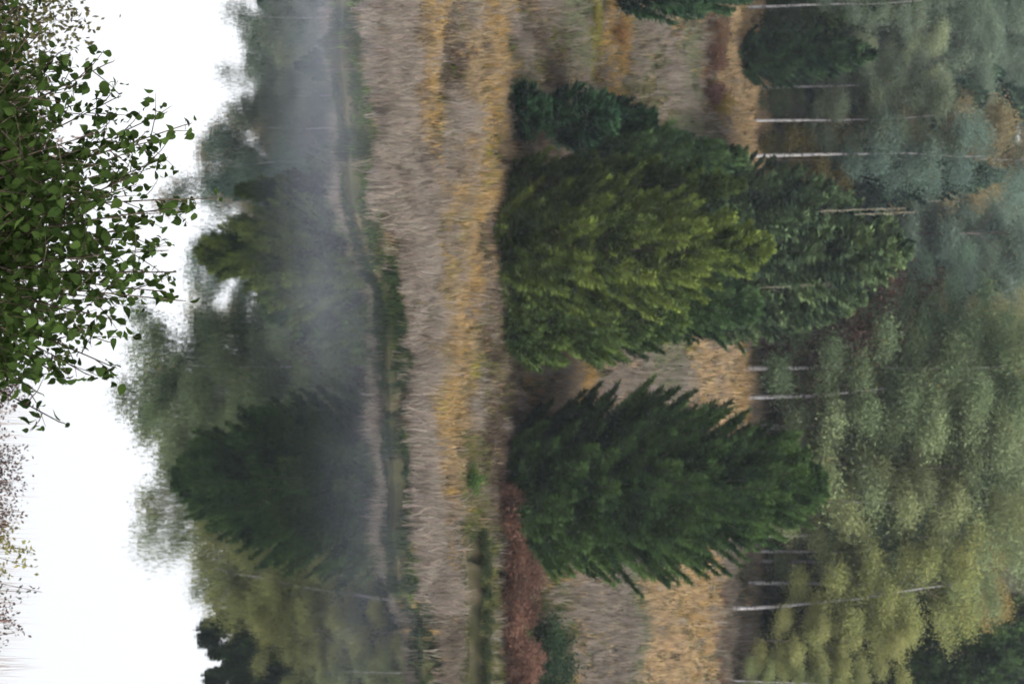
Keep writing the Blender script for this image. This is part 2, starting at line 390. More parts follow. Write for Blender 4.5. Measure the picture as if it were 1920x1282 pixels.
# ------------------------------------------------------------------ tree builders (meshes about the tree's base)
def az_(a0, b, n): return (a0 + b / n * 6.283) % 6.283
def spruce_mesh(name, h, prof, seed, whorl=.42, nb=10, e_lo=-8, e_hi=55, dens=1.0, spray=.145, z_first=.03, lean=(0, 0), curl=.35, trunk_r=None, rough=2.0, tsd=.17):
    rs = np.random.RandomState(seed)
    T = Tubes(); tr = trunk_r or h * .013 + .03
    t = np.linspace(0, 1, 9)
    axis = np.stack([lean[0] * t ** 2 * h, lean[1] * t ** 2 * h, t * h * .99], 1)
    T.add(axis, tr * (1 - t * .96), 7)
    V, Fc, TN, off = [], [], [], 0
    z = h * z_first
    while z < h * .985:
        f = z / h
        n = max(4, int(nb * (1 - .55 * f)))
        a0 = rs.rand() * 6.28
        for b in range(n):
            zz = z + rs.normal(0, whorl * .3); ff = min(max(zz / h, .01), .99)
            cl = float(vnoise(az_(a0, b, n) * rough, zz / whorl * .35, 1.0, seed)) if rough else .5
            L = prof(ff) * (.80 + .24 * rs.rand()) * (.86 + .24 * cl)
            if L < .08: continue
            az = a0 + b / n * 6.283 + rs.normal(0, .2)
            e = R(e_lo + (e_hi - e_lo) * ff ** 1.2 + rs.normal(0, 7))
            out = np.array([math.cos(az), math.sin(az), 0])
            s = np.linspace(0, 1, 6)
            p0 = np.array([lean[0] * ff ** 2 * h, lean[1] * ff ** 2 * h, zz])
            path = p0 + out * (L * math.cos(e) * s)[:, None] + np.array([0, 0, 1.]) * (L * (math.sin(e) * s + curl * s ** 2.2 - .12 * np.sin(s * 3.14)))[:, None]
            if L > .5: T.add(path, (.010 + .011 * L) * (1 - s * .9), 4)
            m_ = int((16 + 66 * L) * dens)
            ss = .12 + .88 * rs.rand(m_) ** .75
            pp = np.stack([np.interp(ss, s, path[:, k]) for k in range(3)], 1)
            ax = norm(np.stack([np.interp(ss, s, np.gradient(path[:, k], s)) for k in range(3)], 1))
            sd_ = norm(np.cross(ax, np.array([0, 0, 1.])))
            sgn = np.where(rs.rand(m_) < .5, -1., 1.)[:, None]
            ang = rs.uniform(.35, 1.05, m_)[:, None]
            d = norm(ax * np.cos(ang) + sd_ * sgn * np.sin(ang) + rs.normal(0, .16, (m_, 3)) + np.array([0, 0, -.05]))
            tl = (.16 + .34 * L * (1.05 - ss)).clip(.12, 1.05)
            k = 3
            P_ = np.concatenate([pp + d * (tl * q / k)[:, None] for q in range(k)]); D_ = np.tile(d, (k, 1)) + rs.normal(0, .28, (m_ * k, 3))
            D_ = norm(D_); S_ = norm(np.cross(D_, rdir(rs, m_ * k)))
            tn = np.clip(rs.normal(.40, tsd) + .55 * (cl - .5) + rs.normal(0, .12, m_ * k) + .12 * np.tile(ss, k) + .75 * (vnoise(P_[:, 0] * .8 + P_[:, 1] * .6, P_[:, 2] + .4 * P_[:, 0], .62, seed) - .5), 0, 1)
            v, fc, tt = leaves(P_, D_, S_, np.tile(tl / k + .10, k) + spray * .35, spray * rs.uniform(.22, .42, m_ * k), tn, .45)
            V.append(v); Fc.append(fc + off); TN.append(tt); off += len(v)
        z += whorl * (1 - .35 * f) * rs.uniform(.8, 1.2)
    # leader shoot
    m_ = 26; q = rs.rand(m_); pp = axis[-1] - np.array([0, 0, 1]) * (q * h * .06)[:, None]
    d = norm(np.stack([rs.normal(0, .5, m_), rs.normal(0, .5, m_), 0.8 + 0 * q], 1)); S_ = norm(np.cross(d, rdir(rs, m_)))
    v, fc, tt = leaves(pp, d, S_, .25, .07, np.full(m_, .55)); V.append(v); Fc.append(fc + off); TN.append(tt)
    return T.mesh(name + '_trunk'), mesh_np(name + '_crown', np.concatenate(V), [np.concatenate(Fc)], np.concatenate(TN))

def broad_mesh(name, h, cw, seed, z0=.28, n_limb=16, leaf=.11, n_leaf=9000, droop=.35, lean=(0, 0), trunk_r=None, fork=False, shape=None, clump=.34):
    """broadleaf tree: trunk, limbs, and many small leaves in hanging clumps"""
    rs = np.random.RandomState(seed); T = Tubes(); B = Tubes(); tr = trunk_r or .0085 * h
    t = np.linspace(0, 1, 10)
    wx = np.cumsum(rs.normal(0, .02, 10)) * h * .3; wy = np.cumsum(rs.normal(0, .02, 10)) * h * .3
    ax = np.stack([lean[0] * h * t ** 1.4 + wx * t, lean[1] * h * t ** 1.4 + wy * t, h * .97 * t], 1)
    T.add(ax, tr * (1 - t * .93) + .006, 7)
    shp = shape or (lambda f: math.sin(min(1, max(0, (f - z0) / (1 - z0)) ** .75 * 2.75 + .25)) ** .8)
    ends = []; B.add(ax[2:], tr * .4 * (1 - t[2:] * .9), 3)
    for i in range(n_limb):
        f = z0 + (1 - z0) * (i + rs.rand()) / n_limb * .97
        p0 = np.array([np.interp(f, t, ax[:, k]) for k in range(3)])
        az = i * 2.4 + rs.normal(0, .4); L = cw * max(.12, shp(f)) * rs.uniform(.75, 1.2)
        e = R(rs.uniform(25, 60) + 20 * f)
        s = np.linspace(0, 1, 6); o_ = np.array([math.cos(az), math.sin(az), 0])
        path = p0 + o_ * (L * s)[:, None] + np.array([0, 0, 1.]) * (L * math.tan(e) * .55 * (s - .45 * s ** 2))[:, None]
        B.add(path, tr * .26 * (1 - f * .6) * (1 - s * .85) + .003, 4)
        for j in range(7):
            q = .25 + .75 * (j + rs.rand()) / 7
            b0 = np.array([np.interp(q, s, path[:, k]) for k in range(3)])
            a2 = az + rs.choice([-1, 1]) * rs.uniform(.3, 1.3); l2 = L * rs.uniform(.2, .5) * (1.2 - q * .6) + .15
            s2 = np.linspace(0, 1, 4); o2 = np.array([math.cos(a2), math.sin(a2), 0])
            p2 = b0 + o2 * (l2 * s2)[:, None] + np.array([0, 0, 1.]) * (l2 * (.6 * s2 - droop * 1.6 * s2 ** 2))[:, None]
            B.add(p2, .009 * (1 - s2 * .8) * (h / 12), 3)
            for q2 in (.35, .7, 1.0):
                ends.append(np.array([np.interp(q2, s2, p2[:, k]) for k in range(3)]))
    ends.append(ax[-1])
    ends = np.array(ends)
    per = max(4, n_leaf // len(ends)); n = len(ends) * per
    ct = np.repeat(.45 + np.repeat(rs.normal(0, .11, (len(ends) + 20) // 21), 21)[:len(ends)] + rs.normal(0, .09, len(ends)), per)
    off = rs.normal(0, 1, (n, 3)) * np.array([clump, clump, clump * .75]) * (h / 12)
    off[:, 2] -= droop * np.abs(rs.normal(0, .35, n)) * (h / 12)
    p = np.repeat(ends, per, axis=0) + off
    d = norm(rdir(rs, n) + np.array([0, 0, -.9])); S_ = norm(np.cross(d, rdir(rs, n)))
    tone = np.clip(ct + rs.normal(0, .13, n), 0, 1)
    v, fc, tt = leaves(p, d, S_, leaf * rs.uniform(.7, 1.3, n), leaf * .75 * rs.uniform(.7, 1.2, n), tone)
    return T.mesh(name + '_trunk'), mesh_np(name + '_crown', v, [fc], tt), B.mesh(name + '_limbs')

def shrub_mesh(name, h, w, seed, n_stem=14, leaf=.08, n_leaf=1600, spread=.9, upright=False, qmin=.2, thick=.012):
    rs = np.random.RandomState(seed); T = Tubes(); pts = []
    for i in range(n_stem):
        az = rs.rand() * 6.28; r = w * .5 * math.sqrt(rs.rand()) * spread; hh = h * rs.uniform(.6, 1.0) * (1 - .35 * (r / (w * .5 + 1e-6)) ** 2)
        s = np.linspace(0, 1, 5)
        o_ = np.array([math.cos(az), math.sin(az), 0])
        path = o_ * (r * (.25 + .75 * s ** (1.4 if upright else .8)))[:, None] + np.array([0, 0, 1.]) * (hh * s)[:, None] + rs.normal(0, .03, (5, 3)) * h
        T.add(path, thick * (1 - .8 * s) * max(.5, h), 4)
        q = qmin + (1 - qmin) * rs.rand(n_leaf // n_stem) ** .7
        pts.append(np.stack([np.interp(q, s, path[:, k]) for k in range(3)], 1) + rs.normal(0, .09, (len(q), 3)) * max(w, .4) * .8)
    p = np.concatenate(pts); p[:, 2] = np.maximum(p[:, 2], .02); n = len(p)
    d = norm(rdir(rs, n) + np.array([0, 0, .5])); S_ = norm(np.cross(d, rdir(rs, n)))
    tone = np.clip(.45 + rs.normal(0, .17, n), 0, 1)
    v, fc, tt = leaves(p, d, S_, leaf * rs.uniform(.7, 1.4, n), leaf * .6 * rs.uniform(.7, 1.2, n), tone)
    return T.mesh(name + '_stems'), mesh_np(name + '_leaves', v, [fc], tt)

def plant(name, label, cat, meshes, mats, loc, rz=0., scale=1., color=(.05, .08, .03), group=None, parts=('trunk', 'crown')):
    t = thing(name, label, cat, [float(v) for v in loc], rz, scale, group)
    link(parts[0], meshes[0], mats[0], t); link(parts[1], meshes[1], mats[1], t, color)
    if len(meshes) > 2: link('limbs', meshes[2], M_BARK, t)
    return t

# colours of foliage (real-world base colours)
SPRUCE = (.027, .053, .017); SPRUCE_B = (.036, .062, .044); OLIVE = (.066, .094, .023); OLIVE_D = (.046, .070, .020)
BIRCH_G = (.10, .135, .075); BIRCH_Y = (.175, .195, .08); BIRCH_GREY = (.10, .128, .094); OCHRE = (.17, .14, .06); TAN_L = (.19, .155, .085)

# ------------------------------------------------------------------ the trees standing in the meadow
def z_at(V, y):                      # world height of a thing at distance y whose top is seen at V
    return float(P(CX0, V, y)[2])
def tree_pos(U, y): return at_depth(U, y)

# big dark spruce
b = G(905, 968); hh = z_at(1545, b[1]) - b[2]
prof = lambda f: 4.65 * (np.interp(f, [0, .04, .12, .3, .45, .65, .8, .92, 1], [.55, .8, .98, 1.0, .93, .72, .47, .24, .03]))
plant('spruce', 'broad dark green spruce with ragged upswept boughs, alone beside the rusty red shrubs', 'tree',
      spruce_mesh('dark_spruce', hh, prof, 3, whorl=.40, nb=19, e_lo=-8, e_hi=42, dens=1.0, curl=.28, tsd=.16), (M_BARK, M_NEEDLE), b, .4, 1, SPRUCE)
# olive larch-like conifer, three crowns of one clump stand as separate trees
b = G(470, 930); hh = z_at(1440, b[1]) - b[2]
prof = lambda f: 3.7 * (np.interp(f, [0, .05, .15, .35, .55, .75, .9, 1], [.55, .85, 1.0, .95, .76, .50, .26, .04]))
plant('larch', 'yellowing olive larch, the biggest of the conifer clump behind the golden grass', 'tree',
      spruce_mesh('olive_larch', hh, prof, 5, whorl=.50, nb=11, e_lo=2, e_hi=44, dens=1.15, spray=.16, rough=2.4, tsd=.2), (M_BARK, M_NEEDLE), b, 1.1, 1, OLIVE)
b = at_depth(352, b[1] + 2.0); hh = z_at(1400, b[1]) - b[2]
prof = lambda f: 1.75 * (np.interp(f, [0, .05, .2, .4, .7, .9, 1], [.5, .9, 1.0, .9, .6, .28, .04]))
plant('larch', 'dark olive larch tucked between the young blue spruce and the yellowing larch', 'tree',
      spruce_mesh('small_larch', hh, prof, 6, whorl=.42, nb=11, e_lo=0, e_hi=40), (M_BARK, M_NEEDLE), b, 2.0, 1, OLIVE_D)
b = G(600, 945); hh = z_at(1285, b[1]) - b[2]
prof = lambda f: 2.35 * (np.interp(f, [0, .05, .2, .4, .7, .9, 1], [.6, .95, 1.0, .9, .62, .3, .04]))
plant('spruce', 'low green spruce on the edge of the clump facing the broad dark spruce', 'tree',
      spruce_mesh('low_spruce', hh, prof, 7, whorl=.40, nb=11, e_lo=-2, e_hi=38), (M_BARK, M_NEEDLE), b, 2.0, 1, (.044, .072, .022))
b = at_depth(575, 99.0); hh = z_at(1425, b[1]) - b[2]
prof = lambda f: 2.6 * (np.interp(f, [0, .05, .2, .4, .7, .9, 1], [.6, .95, 1.0, .9, .66, .34, .04]))
plant('spruce', 'deep green spruce behind the yellowing larch with boughs over the tan slope', 'tree',
      spruce_mesh('back_spruce', hh, prof, 8, whorl=.42, nb=11, e_lo=0, e_hi=42), (M_BARK, M_NEEDLE), b, .3, 1, (.032, .062, .025))
b = at_depth(300, 103.0); hh = z_at(1400, b[1]) - b[2]
prof = lambda f: 1.9 * (np.interp(f, [0, .05, .2, .4, .7, .9, 1], [.6, .95, 1.0, .9, .62, .3, .04]))
plant('spruce', 'slim green spruce behind the olive larch with a feathery tip on the rust slope', 'tree',
      spruce_mesh('slim_spruce', hh, prof, 9, whorl=.42, nb=10, e_lo=4, e_hi=48), (M_BARK, M_NEEDLE), b, .9, 1, (.034, .064, .026))
# young bluish spruces
ysp = spruce_mesh('young_spruce', 3.0, lambda f: 1.05 * np.interp(f, [0, .1, .3, .6, .85, 1], [.7, 1, 1., .8, .5, .05]), 12, whorl=.33, nb=7, e_lo=14, e_hi=60, curl=.55, spray=.17, rough=3.0, tsd=.22)
for U, V, top, w, lab in ((208, 952, 1026, 145, 'squat young blue-green spruce nearest the golden stripe'),
                           (220, 1022, 1145, 160, 'bushy young blue-green spruce in the middle of the young row'),
                           (226, 1105, 1220, 120, 'young blue-green spruce on the slope behind the bushy one'),
                           (264, 1150, 1280, 84, 'farthest young spruce, touching the olive larch clump')):
    b = G(U, V); h_ = z_at(top, b[1]) - b[2]; ws = w / 2 * b[1] / F / 1.15
    plant('young_spruce', lab, 'young tree', ysp, (M_BARK, M_NEEDLE), b, U * .7, (ws, ws, h_ / 3.0), (.024, .058, .030), 'young spruces on the slope')

# ------------------------------------------------------------------ the wood on the hill
K = {}
K['spruceA'] = spruce_mesh('wood_spruce', 12, lambda f: 2.6 * np.interp(f, [0, .08, .25, .5, .8, 1], [.3, .8, 1., .78, .4, .04]), 31, whorl=.5, nb=9, e_lo=-10, e_hi=40, spray=.28, dens=.8)
K['spruceB'] = spruce_mesh('wood_spruce_full', 12, lambda f: 3.0 * np.interp(f, [0, .08, .25, .5, .8, 1], [.5, .9, 1., .85, .5, .06]), 32, whorl=.52, nb=9, e_lo=-4, e_hi=45, spray=.28, dens=.8)
K['birchA'] = broad_mesh('birch', 12, 2.3, 41, z0=.30, n_limb=20, n_leaf=42000, leaf=.095)
K['birchB'] = broad_mesh('birch_leaning', 12, 2.6, 42, z0=.25, n_limb=22, n_leaf=44000, leaf=.095, lean=(.10, 0))
K['birchC'] = broad_mesh('birch_thin', 12, 1.9, 43, z0=.42, n_limb=15, n_leaf=22000, leaf=.09)
K['birchD'] = broad_mesh('birch_round', 12, 3.0, 44, z0=.12, n_limb=24, n_leaf=50000, leaf=.095, droop=.22)
K['birchF'] = broad_mesh('birch_full', 12, 2.6, 47, z0=.06, n_limb=25, n_leaf=50000, leaf=.095, droop=.25)
K['birchE'] = broad_mesh('birch_airy', 12, 2.2, 46, z0=.35, n_limb=17, n_leaf=13000, leaf=.09, clump=.24)
K['bushA'] = broad_mesh('wood_bush', 4, 1.9, 45, z0=.02, n_limb=16, n_leaf=8000, leaf=.10, droop=.2, clump=.9)
MATS = dict(spruceA=(M_BARK, M_NEEDLE), spruceB=(M_BARK, M_NEEDLE), birchA=(M_BIRCH, M_LEAF), birchB=(M_BIRCH, M_LEAF), birchC=(M_BIRCH, M_LEAF),
            birchD=(M_BARK, M_LEAF), birchE=(M_BARK, M_LEAF), birchF=(M_BIRCH, M_LEAF), bushA=(M_BARK, M_LEAF))
def wood(kind, U, y, top, color, label, name=None, cat='tree', group='trees of the wood on the hill', rz=None, widen=1.0, h0=12.0):
    b = at_depth(U, y); h_ = z_at(top, y) - b[2]; s = h_ / h0
    nm = name or ('spruce' if 'spruce' in kind else 'birch')
    return plant(nm, label, cat, K[kind], MATS[kind], b, (U * 1.7) % 6.28 if rz is None else rz, (s * widen, s * widen, s), color, group)
# front of the wood: (kind, U, distance, V of top, colour, label)
FRONT = [
 ('spruceB', 8, 131, 1730, SPRUCE, 'dark spruce at the sideways photo top edge, a pale birch stem in front'),
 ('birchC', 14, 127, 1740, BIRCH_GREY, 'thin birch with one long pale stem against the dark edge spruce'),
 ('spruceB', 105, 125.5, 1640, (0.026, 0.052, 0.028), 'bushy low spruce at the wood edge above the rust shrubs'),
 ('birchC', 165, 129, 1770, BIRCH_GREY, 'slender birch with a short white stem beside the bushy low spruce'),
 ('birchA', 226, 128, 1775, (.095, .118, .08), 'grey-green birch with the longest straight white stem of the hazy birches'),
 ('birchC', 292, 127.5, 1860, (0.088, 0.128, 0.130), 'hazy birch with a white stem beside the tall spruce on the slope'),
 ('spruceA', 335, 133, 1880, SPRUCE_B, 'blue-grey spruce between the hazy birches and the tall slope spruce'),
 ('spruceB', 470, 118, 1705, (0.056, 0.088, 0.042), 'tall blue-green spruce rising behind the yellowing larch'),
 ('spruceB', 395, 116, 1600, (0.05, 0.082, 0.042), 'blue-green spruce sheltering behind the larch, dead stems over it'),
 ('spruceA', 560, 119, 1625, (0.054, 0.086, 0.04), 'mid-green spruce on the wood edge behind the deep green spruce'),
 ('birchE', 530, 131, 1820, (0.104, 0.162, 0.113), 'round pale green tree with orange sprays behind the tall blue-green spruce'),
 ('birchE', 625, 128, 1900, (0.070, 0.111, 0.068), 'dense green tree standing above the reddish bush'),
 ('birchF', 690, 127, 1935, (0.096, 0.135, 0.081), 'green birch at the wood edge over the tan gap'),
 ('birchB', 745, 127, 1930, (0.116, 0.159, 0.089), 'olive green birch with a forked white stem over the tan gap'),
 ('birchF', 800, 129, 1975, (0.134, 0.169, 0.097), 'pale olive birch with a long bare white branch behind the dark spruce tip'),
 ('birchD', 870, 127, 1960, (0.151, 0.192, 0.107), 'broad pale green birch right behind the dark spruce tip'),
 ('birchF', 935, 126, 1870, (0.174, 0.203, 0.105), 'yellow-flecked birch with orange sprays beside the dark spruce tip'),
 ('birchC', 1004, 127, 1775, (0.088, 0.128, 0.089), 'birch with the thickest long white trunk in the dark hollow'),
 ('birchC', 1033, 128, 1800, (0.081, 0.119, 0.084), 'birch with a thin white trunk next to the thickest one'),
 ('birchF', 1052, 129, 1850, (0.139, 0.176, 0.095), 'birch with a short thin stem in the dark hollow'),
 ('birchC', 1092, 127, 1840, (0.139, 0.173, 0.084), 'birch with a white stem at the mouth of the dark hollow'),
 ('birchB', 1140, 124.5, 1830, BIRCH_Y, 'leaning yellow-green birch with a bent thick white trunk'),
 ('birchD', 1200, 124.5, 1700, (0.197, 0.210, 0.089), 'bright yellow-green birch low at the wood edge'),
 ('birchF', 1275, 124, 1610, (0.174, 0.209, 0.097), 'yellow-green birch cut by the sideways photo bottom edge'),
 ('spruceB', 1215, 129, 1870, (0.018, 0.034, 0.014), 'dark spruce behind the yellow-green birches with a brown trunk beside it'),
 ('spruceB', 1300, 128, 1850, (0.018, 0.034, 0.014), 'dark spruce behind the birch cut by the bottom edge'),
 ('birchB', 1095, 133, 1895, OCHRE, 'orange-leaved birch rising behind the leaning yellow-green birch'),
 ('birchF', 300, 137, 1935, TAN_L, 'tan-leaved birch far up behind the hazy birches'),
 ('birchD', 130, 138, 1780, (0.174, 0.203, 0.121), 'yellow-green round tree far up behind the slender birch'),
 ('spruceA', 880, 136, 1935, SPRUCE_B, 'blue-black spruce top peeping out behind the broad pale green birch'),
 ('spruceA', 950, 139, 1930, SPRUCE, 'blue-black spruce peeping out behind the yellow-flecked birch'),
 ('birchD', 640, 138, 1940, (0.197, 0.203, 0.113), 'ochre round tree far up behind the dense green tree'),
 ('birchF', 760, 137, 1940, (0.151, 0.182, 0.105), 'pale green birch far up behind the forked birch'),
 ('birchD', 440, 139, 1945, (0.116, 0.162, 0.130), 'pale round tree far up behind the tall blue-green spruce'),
]
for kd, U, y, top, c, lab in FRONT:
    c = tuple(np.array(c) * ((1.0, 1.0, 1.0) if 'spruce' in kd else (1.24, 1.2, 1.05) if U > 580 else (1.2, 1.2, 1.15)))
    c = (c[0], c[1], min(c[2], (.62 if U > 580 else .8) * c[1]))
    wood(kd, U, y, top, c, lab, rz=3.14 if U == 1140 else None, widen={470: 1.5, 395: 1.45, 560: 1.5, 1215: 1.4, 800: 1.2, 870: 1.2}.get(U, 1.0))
# bushes under the wood's edge
for U, y, top, c, lab, nm in ((612, 126.5, 1690, (.075, .048, .036), 'reddish brown bush among the green trees over the tan gap', 'bush'),
                      (300, 126, 1560, (.085, .07, .022), 'yellow-brown bush behind the birch stem near the tall slope spruce', 'bush'),
                      (190, 123.5, 1500, (.04, .06, .03), 'low green bush between two white birch stems', 'bush'),
                      (270, 123.5, 1470, (.06, .07, .028), 'low olive bush on the edge of the tan slope', 'bush'),
                      (60, 128, 1560, (.035, .055, .03), 'dark green bush beneath the thin edge birch', 'bush'),
                      (1170, 122.5, 1500, (.13, .125, .04), 'yellow-green bush under the leaning birch', 'bush'),
                      (1250, 122.5, 1505, (.12, .12, .035), 'yellowish bush beneath the birch cut by the bottom edge', 'bush'),
                      (700, 123, 1530, (.07, .085, .04), 'green bush under the birch over the tan gap', 'bush'),
                      (830, 123, 1560, (.10, .115, .05), 'pale green bush tucked against the dark spruce tip', 'bush')):
    wood('bushA', U, max(y, 128.6), top, c, lab, nm, 'bush', 'bushes along the wood edge', h0=4.0)
# deeper in the wood
rs = np.random.RandomState(77)
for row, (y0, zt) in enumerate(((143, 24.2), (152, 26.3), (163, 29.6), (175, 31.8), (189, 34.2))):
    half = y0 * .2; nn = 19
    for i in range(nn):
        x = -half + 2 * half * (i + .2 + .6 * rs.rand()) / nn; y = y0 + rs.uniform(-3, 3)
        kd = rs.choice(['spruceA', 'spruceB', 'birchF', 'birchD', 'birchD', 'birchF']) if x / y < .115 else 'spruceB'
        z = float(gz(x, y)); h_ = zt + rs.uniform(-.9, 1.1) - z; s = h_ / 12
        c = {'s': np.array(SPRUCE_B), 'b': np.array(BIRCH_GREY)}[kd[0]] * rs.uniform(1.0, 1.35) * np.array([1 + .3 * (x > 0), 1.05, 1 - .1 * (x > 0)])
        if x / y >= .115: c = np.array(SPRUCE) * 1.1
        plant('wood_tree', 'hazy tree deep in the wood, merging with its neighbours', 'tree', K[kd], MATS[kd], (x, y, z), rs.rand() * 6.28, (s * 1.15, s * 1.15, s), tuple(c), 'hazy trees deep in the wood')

# ------------------------------------------------------------------ shrubs of the meadow
SH = [shrub_mesh('shrubA', 1.0, 1.3, 61, n_leaf=1500), shrub_mesh('shrubB', 1.0, 1.5, 62, n_leaf=1700), shrub_mesh('shrubC', 1.0, 1.1, 63, n_leaf=1300, upright=True)]
def shrub(k, U, V, hpx, c, lab, group=None, widen=1.0, name='shrub'):
    b = G(U, V); h_ = hpx * (b[1] / F)
    return plant(name, lab, 'shrub', SH[k], (M_TWIG, M_LEAF), b, U * .9, (h_ * widen, h_ * widen, h_), c, group, ('stem', 'foliage'))
RUST = (.125, .066, .046)
shrub(0, 60, 1330, 42, (.135, .082, .046), 'orange-rust shrub on the slope near the wood edge, brightest of the rust shrubs', 'rust shrubs', 1.2)
shrub(1, 110, 1322, 44, (.12, .065, .045), 'rust-red shrub on the slope beside the brightest orange one', 'rust shrubs', 1.1)
shrub(2, 170, 1318, 50, (.11, .06, .05), 'brown twiggy shrub on the slope at the end of the rust row', 'rust shrubs', 1.0)
shrub(0, 195, 1335, 45, (.17, .125, .025), 'yellow shrub on the slope behind the brown twiggy one', 'rust shrubs', .9)
for i, (U, V, hp, k) in enumerate(((945, 968, 52, 2), (1030, 972, 46, 0), (1085, 975, 55, 1), (1140, 970, 48, 2), (1235, 972, 55, 0), (1295, 955, 60, 1), (925, 935, 50, 0), (970, 940, 55, 1), (1015, 942, 50, 2), (1060, 940, 62, 1), (1110, 938, 60, 0), (1160, 940, 55, 1), (1210, 942, 60, 2), (1262, 940, 60, 0))):
    shrub(k, U, V, hp, tuple(np.array(RUST) * (.6 + .9 * ((i * 37) % 10) / 10)), 'reddish brown twiggy shrub in the row between the pool and the pale slope', 'rusty shrubs behind the pool', 1.5 if i % 2 else 1.15)
for i, (U, k) in enumerate(((1015, 0), (1060, 1), (1110, 2), (1165, 0), (1215, 1), (1265, 2))):
    shrub(k, U, 889, 26, (.03, .042, .02), 'low dark green shrub added on the far side to darken the side pool', 'dark shrubs added to darken the pool', 1.7)  # row added so the pool mirrors something dark
shrub(1, 1200, 1000, 70, (.03, .05, .026), 'dark green shrub behind the rusty row', 'dark shrubs', 1.3)
shrub(0, 1255, 1005, 85, (.022, .042, .024), 'taller dark green shrub beside another behind the rusty row', 'dark shrubs', 1.2)
shrub(2, 1050, 1005, 60, (.075, .08, .03), 'olive shrub under the dark spruce boughs', None, 1.1)
shrub(2, 1000, 1000, 45, (.20, .13, .05), 'ochre shrub under the dark spruce skirt', None, 1.0)
shrub(0, 60, 1150, 35, (.22, .12, .05), 'orange-brown shrub on the slope past the young spruces', None, 1.6)
shrub(1, 35, 1105, 28, (.17, .15, .03), 'yellow-green shrub on the slope past the young spruces', None, 1.6)
shrub(2, 895, 870, 45, (.06, .11, .03), 'bright green shrub at the end of the side pool', None, 1.2)
for U, V, hp, c, lab in ((205, 655, 34, (.05, .09, .03), 'green shore plant by the water'), ):
    pass
# conifer bough reaching in at the frame's edge
b = at_depth(5, 106.0)
plant('spruce', 'young dark spruce at the sideways photo top edge by the rust shrubs', 'tree', ysp, (M_BARK, M_NEEDLE), at_depth(-8, 107.5), .3,
      (1.5, 1.5, (z_at(1385, 107.5) - at_depth(-8, 107.5)[2]) / 3.0), (.018, .04, .02))
# fallen stick, dead pale stems
def stick(label, pts, r, name='bare_snag'):
    T = Tubes(); p = np.array(pts); T.add(p - p[0], np.linspace(r, r * .35, len(p)), 6)
    o = link(name, T.mesh(name), M_DEAD); o.location = p[0]; o['label'] = label; o['category'] = 'dead wood'
    return o
b = G(1085, 1040); stick('dark leaning dead stick in the pale grass by the spruce boughs', [b, b + [.25, .1, .35], b + [.55, .15, .72]], .03, 'dead_stick')
for U, y, v0, v1, lab in ((397, 115.0, 1380, 1700, 'bare pale dead stem with twigs standing above the larch'), (405, 116.0, 1380, 1715, 'second bare dead stem, taller, close beside the twiggy one'), (537, 116.5, 1360, 1560, 'bare pale stem in front of the mid-green spruce')):
    b = at_depth(U, y); zt = z_at(v1, y)
    T = Tubes(); h_ = zt - b[2]
    t = np.linspace(0, 1, 7); T.add(np.stack([.1 * np.sin(t * 4), 0 * t, t * h_], 1), .05 * (1 - .7 * t), 6)
    rs2 = np.random.RandomState(U)
    for k in range(12):
        f = rs2.uniform(.55, .97); a = rs2.rand() * 6.28; l = rs2.uniform(.3, .9)
        p0 = np.array([.1 * math.sin(f * 4), 0, f * h_]); T.add([p0, p0 + [l * .3 * math.cos(a), l * .3 * math.sin(a), l * .6], p0 + [l * .4 * math.cos(a), l * .4 * math.sin(a), l]], [.018, .012, .006], 4)
    o = link('bare_snag', T.mesh('bare_snag'), M_DEAD); o.location = b; o['label'] = lab; o['category'] = 'dead tree'

